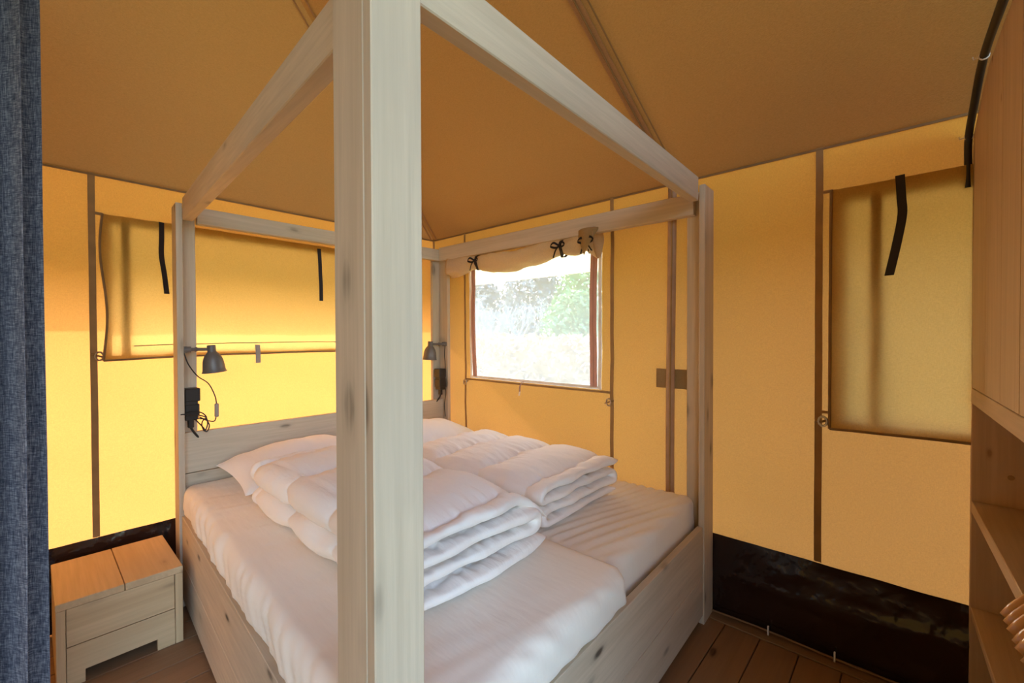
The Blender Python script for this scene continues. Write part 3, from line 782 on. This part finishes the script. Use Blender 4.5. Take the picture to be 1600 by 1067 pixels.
for a, b in zip(edges[:-1], edges[1:]):
    mk('door_board', doorboard(a+0.0012, b-0.0012), 'pine_z', wd)
for a, b in ((0.770, 1.06), (1.064, 1.36), (1.364, 1.68)): mk('door_board', doorboard(a, b), 'pine_z', wd)
sh1 = mk('shelf', kbox(0.03, 0.928, 0.001, DP, 0.780, 0.822), 'pine_x', wd)
sh2 = mk('shelf', kbox(0.03, 0.928, 0.001, DP, 0.392, 0.420), 'pine_x', wd)
mk('shelf', kbox(0.03, 1.658, 0.001, DP, 0.06, 0.09), 'pine_x', wd)
for d, z in ((0.10, 0.93), (0.19, 0.905)):
    mk('screw_cap', lathe([(0.0, 0.0), (0.009, 0.0), (0.008, 0.003), (0.0, 0.004)], K(0.028, d, z), (-1, 0, 0), 12), 'webbing', wd)
mk('hanging_rail', tube([K(0.953, 0.15, 1.085), K(1.659, 0.15, 1.085)], 0.011, 12), 'metal', wd)
# black cable down the edge of the wardrobe
cab = thing('power_cable', 'thick black cable with white cable ties along the wardrobe top edge', 'cable', K(0, -0.03, 2.2))
cp = spline([K(0.0, -0.013, 2.01), K(0.003, -0.013, 2.10), K(0.012, -0.013, 2.20), K(0.14, -0.013, 2.275), K(0.33, -0.013, 2.352), K(0.66, -0.013, 2.362), K(1.3, -0.013, 2.37)], 8)
mk('cable', tube(cp, 0.0115, 10), 'black_plastic', cab, True)
for c0 in (cp[16], cp[32]):
    ring = [c0+Vector((0.004*math.cos(t)*0+0.0, 0.012*math.cos(t), 0.012*math.sin(t))) for t in [k*math.pi/8 for k in range(17)]]
    mk('cable_tie', join(ribbon(ring, 0.006, (1, 0, 0), 0.003), tube([c0+Vector((0, 0.011, 0)), c0+Vector((0.002, 0.024, -0.003)), c0+Vector((0.003, 0.026, 0.006))], 0.0025, 5)), 'white_plastic', cab)
# coat hangers: one built, the rest copied
def make_hanger(s, label):
    c = K(s, 0.15, 1.09)
    h = thing('coat_hanger', label, 'hanger', c, 'coat hangers on the wardrobe rail')
    pts = []; rad = []
    for i in range(-14, 15):
        t = i/14; d = 0.15-t*0.205
        z = 1.09-0.085-0.145*abs(t)**1.25-0.018*max(0, abs(t)-0.8)*5
        pts.append(K(s+0.03*t*t, d, z)); rad.append(0.010 if abs(t) < 0.93 else 0.0075)
    mk('shoulder', tube(pts, rad, 12, True, 1.5), 'hanger_wood', h, True)
    hook = [K(s, 0.15, 1.01), K(s, 0.15, 1.06)]+[K(s, 0.15+0.016*math.sin(a), 1.088-0.016*math.cos(a)) for a in [0.2+k*0.55 for k in range(8)]]
    mk('hook', tube(spline(hook, 3), 0.002, 6), 'metal', h)
    return h
hl = ['light brown wooden coat hanger farthest along the rail, by the shelves', 'second wooden coat hanger from the shelves on the wardrobe rail',
      'third wooden coat hanger from the shelves on the wardrobe rail', 'wooden coat hanger in the middle of the row of seven',
      'third wooden coat hanger from the picture edge on the wardrobe rail', 'second wooden coat hanger from the picture edge on the wardrobe rail',
      'wooden coat hanger nearest the picture edge, lowest in view']
h0 = make_hanger(0.985, hl[0])
for i in range(1, 7):
    h = h0.copy(); COL.objects.link(h); h.location = h0.location+(K(0.985+0.036*i, 0, 0)-K(0.985, 0, 0)); h['label'] = hl[i]
    h.rotation_euler = (0, 0, R(random.uniform(-2, 2)))
    for ch in list(h0.children):
        c = ch.copy(); COL.objects.link(c); c.parent = h

# ------------------------------------------------------------------ curtain at the left
def curtain():
    us = steps(0, 1, 0.006); zs = steps(0.03, 2.75, 0.09)
    def f(u, z):
        x = -2.405-u*0.62
        ph = u*2*math.pi*9.5
        y = -1.20+0.040*math.sin(ph+0.5*nz(u*3, z*0.5, 1))+0.012*nz(u*8, z*0.7, 5)
        x += 0.016*math.cos(ph*1.0+1)+0.008*nz(z*0.8, u*4, 2)+0.012*(z-1.2)*0.0
        return Vector((x, y, z))
    return sheet(us, zs, f)
cu = thing('curtain', 'blue-grey linen curtain hanging in folds at the left picture edge', 'curtain', (-2.7, -1.2, 0))
mk('cloth', curtain(), 'linen_curtain', cu, True)
mk('curtain_rail', tube([(-2.38, -1.2, 2.78), (-3.1, -1.2, 2.78)], 0.014, 10), 'metal', cu)
for i in range(8):
    ringc = Vector((-2.43-i*0.08, -1.2, 2.772)); mk('ring', tube([ringc+Vector((0, 0.024*math.cos(t), 0.024*math.sin(t))) for t in [k*math.pi/6 for k in range(13)]], 0.003, 6, False), 'metal', cu)

# ------------------------------------------------------------------ outside
structure('ground', sheet(steps(-30, 40, 2.5), steps(-30, 40, 2.5), lambda x, y: Vector((x, y, -0.30+(0.05*nz(x*0.3, y*0.3) if abs(x) > 8 or abs(y) > 8 else 0)))), 'grass')
def leaves(cen, ext, n, size, seed, shape):
    rnd = random.Random(seed); V = []; F = []
    while len(V) < n*4:
        p = Vector([rnd.uniform(-1, 1) for _ in range(3)])
        if not shape(p): continue
        c = Vector(cen)+Vector((p.x*ext[0], p.y*ext[1], p.z*ext[2]))
        a = Vector([rnd.gauss(0, 1) for _ in range(3)]).normalized(); b = a.cross(Vector([rnd.gauss(0, 1) for _ in range(3)])).normalized()
        s = size*rnd.uniform(0.6, 1.3); k = len(V)
        V += [c-a*s, c-b*s*0.5, c+a*s, c+b*s*0.5]; F.append([k, k+1, k+2, k+3])
    return V, F
hd = thing('hedge', 'low brown winter hedge outside the open window', 'hedge', (5.5, 1, -0.3))
mk('foliage', leaves((5.5, 1.0, 0.6), (0.5, 7.5, 0.98), 15000, 0.07, 3, lambda p: p.z < 0.88+0.14*nz(p.y*9, 1, 2)), 'hedge_leaf', hd, kind='stuff')
mk('core', sheet(steps(-6.4, 8.4, 0.3), steps(-0.3, 1.42, 0.15), lambda y, z: Vector((5.5+0.2*nz(y*2, z*2), y, z+0.08*nz(y*3, 0, 0)))), 'hedge_leaf', hd, True)
def bare_tree(cx, cy, h, seed, label, mat='grey_twig'):
    rnd = random.Random(seed); t = thing('bare_tree', label, 'tree', (cx, cy, -0.3))
    parts = []
    def grow(p, d, L, r, lvl):
        q = p+d*L; parts.append(tube([p, (p+q)/2+Vector([rnd.uniform(-1, 1)*L*0.06 for _ in range(3)]), q], [r*1.8, r*1.6, r*1.3], 5, False))
        if lvl == 0: return
        for _ in range(3 if lvl > 1 else 4):
            nd = (d+Vector([rnd.gauss(0, 0.5), rnd.gauss(0, 0.5), rnd.uniform(-0.1, 0.5)])).normalized(); grow(p+d*L*rnd.uniform(0.5, 1), nd, L*rnd.uniform(0.6, 0.8), r*0.6, lvl-1)
    b = Vector((cx, cy, -0.3))
    mk('trunk', tube([b, b+Vector((0, 0, h*0.25))], [0.07, 0.05], 8), 'bark', t)
    for _ in range(4): grow(b+Vector((0, 0, h*0.2)), Vector((rnd.gauss(0, 0.4), rnd.gauss(0, 0.4), 1)).normalized(), h*0.25, 0.035, 4)
    mk('branches', join(*parts), mat, t, kind='stuff')
bare_tree(9.5, 8.9, 4.2, 1, 'bare grey tree beyond the hedge, left in the window')
bare_tree(9.8, 7.0, 4.2, 2, 'bare grey tree beyond the hedge, middle of the window')
bare_tree(12.5, 12.5, 4.5, 5, 'bare grey tree beyond the hedge, hard by the left window edge')
def bush(c, e, n, seed, label):
    t = thing('bush', label, 'bush', (c[0], c[1], -0.3))
    mk('foliage', leaves(c, e, n, 0.09, seed, lambda p: 0.5 < p.length < 1.0+0.1*nz(p.x*3, p.y*3, p.z*3)), 'bush_leaf', t, kind='stuff')
    mk('stem', tube([(c[0], c[1], -0.3), (c[0], c[1], c[2])], 0.06, 6), 'bark', t)
bush((9.0, 4.7, 1.2), (1.0, 0.95, 1.7), 6000, 4, 'rounded evergreen bush beyond the hedge, right in the window')
def copse(cx, cy, seed, label, mat):
    t = thing('tree', label, 'tree', (cx, cy, -0.3))
    mk('trunk', tube([(cx, cy, -0.3), (cx, cy, 3.0)], 0.15, 8), 'bark', t)
    mk('crown', leaves((cx, cy, 2.9), (1.6, 2.15, 3.2), 7000, 0.15, seed, lambda p: 0.45 < p.length < 1.0+0.12*nz(p.x*3, p.y*3, p.z*3)), mat, t, kind='stuff')
copse(17.0, 18.0, 21, 'far grey leafless tree seen through the left of the window', 'grey_twig')
copse(17.5, 13.4, 22, 'far grey leafless tree seen through the middle of the window', 'grey_twig')
copse(17.0, 8.8, 23, 'far green tree seen through the right of the window', 'bush_leaf')
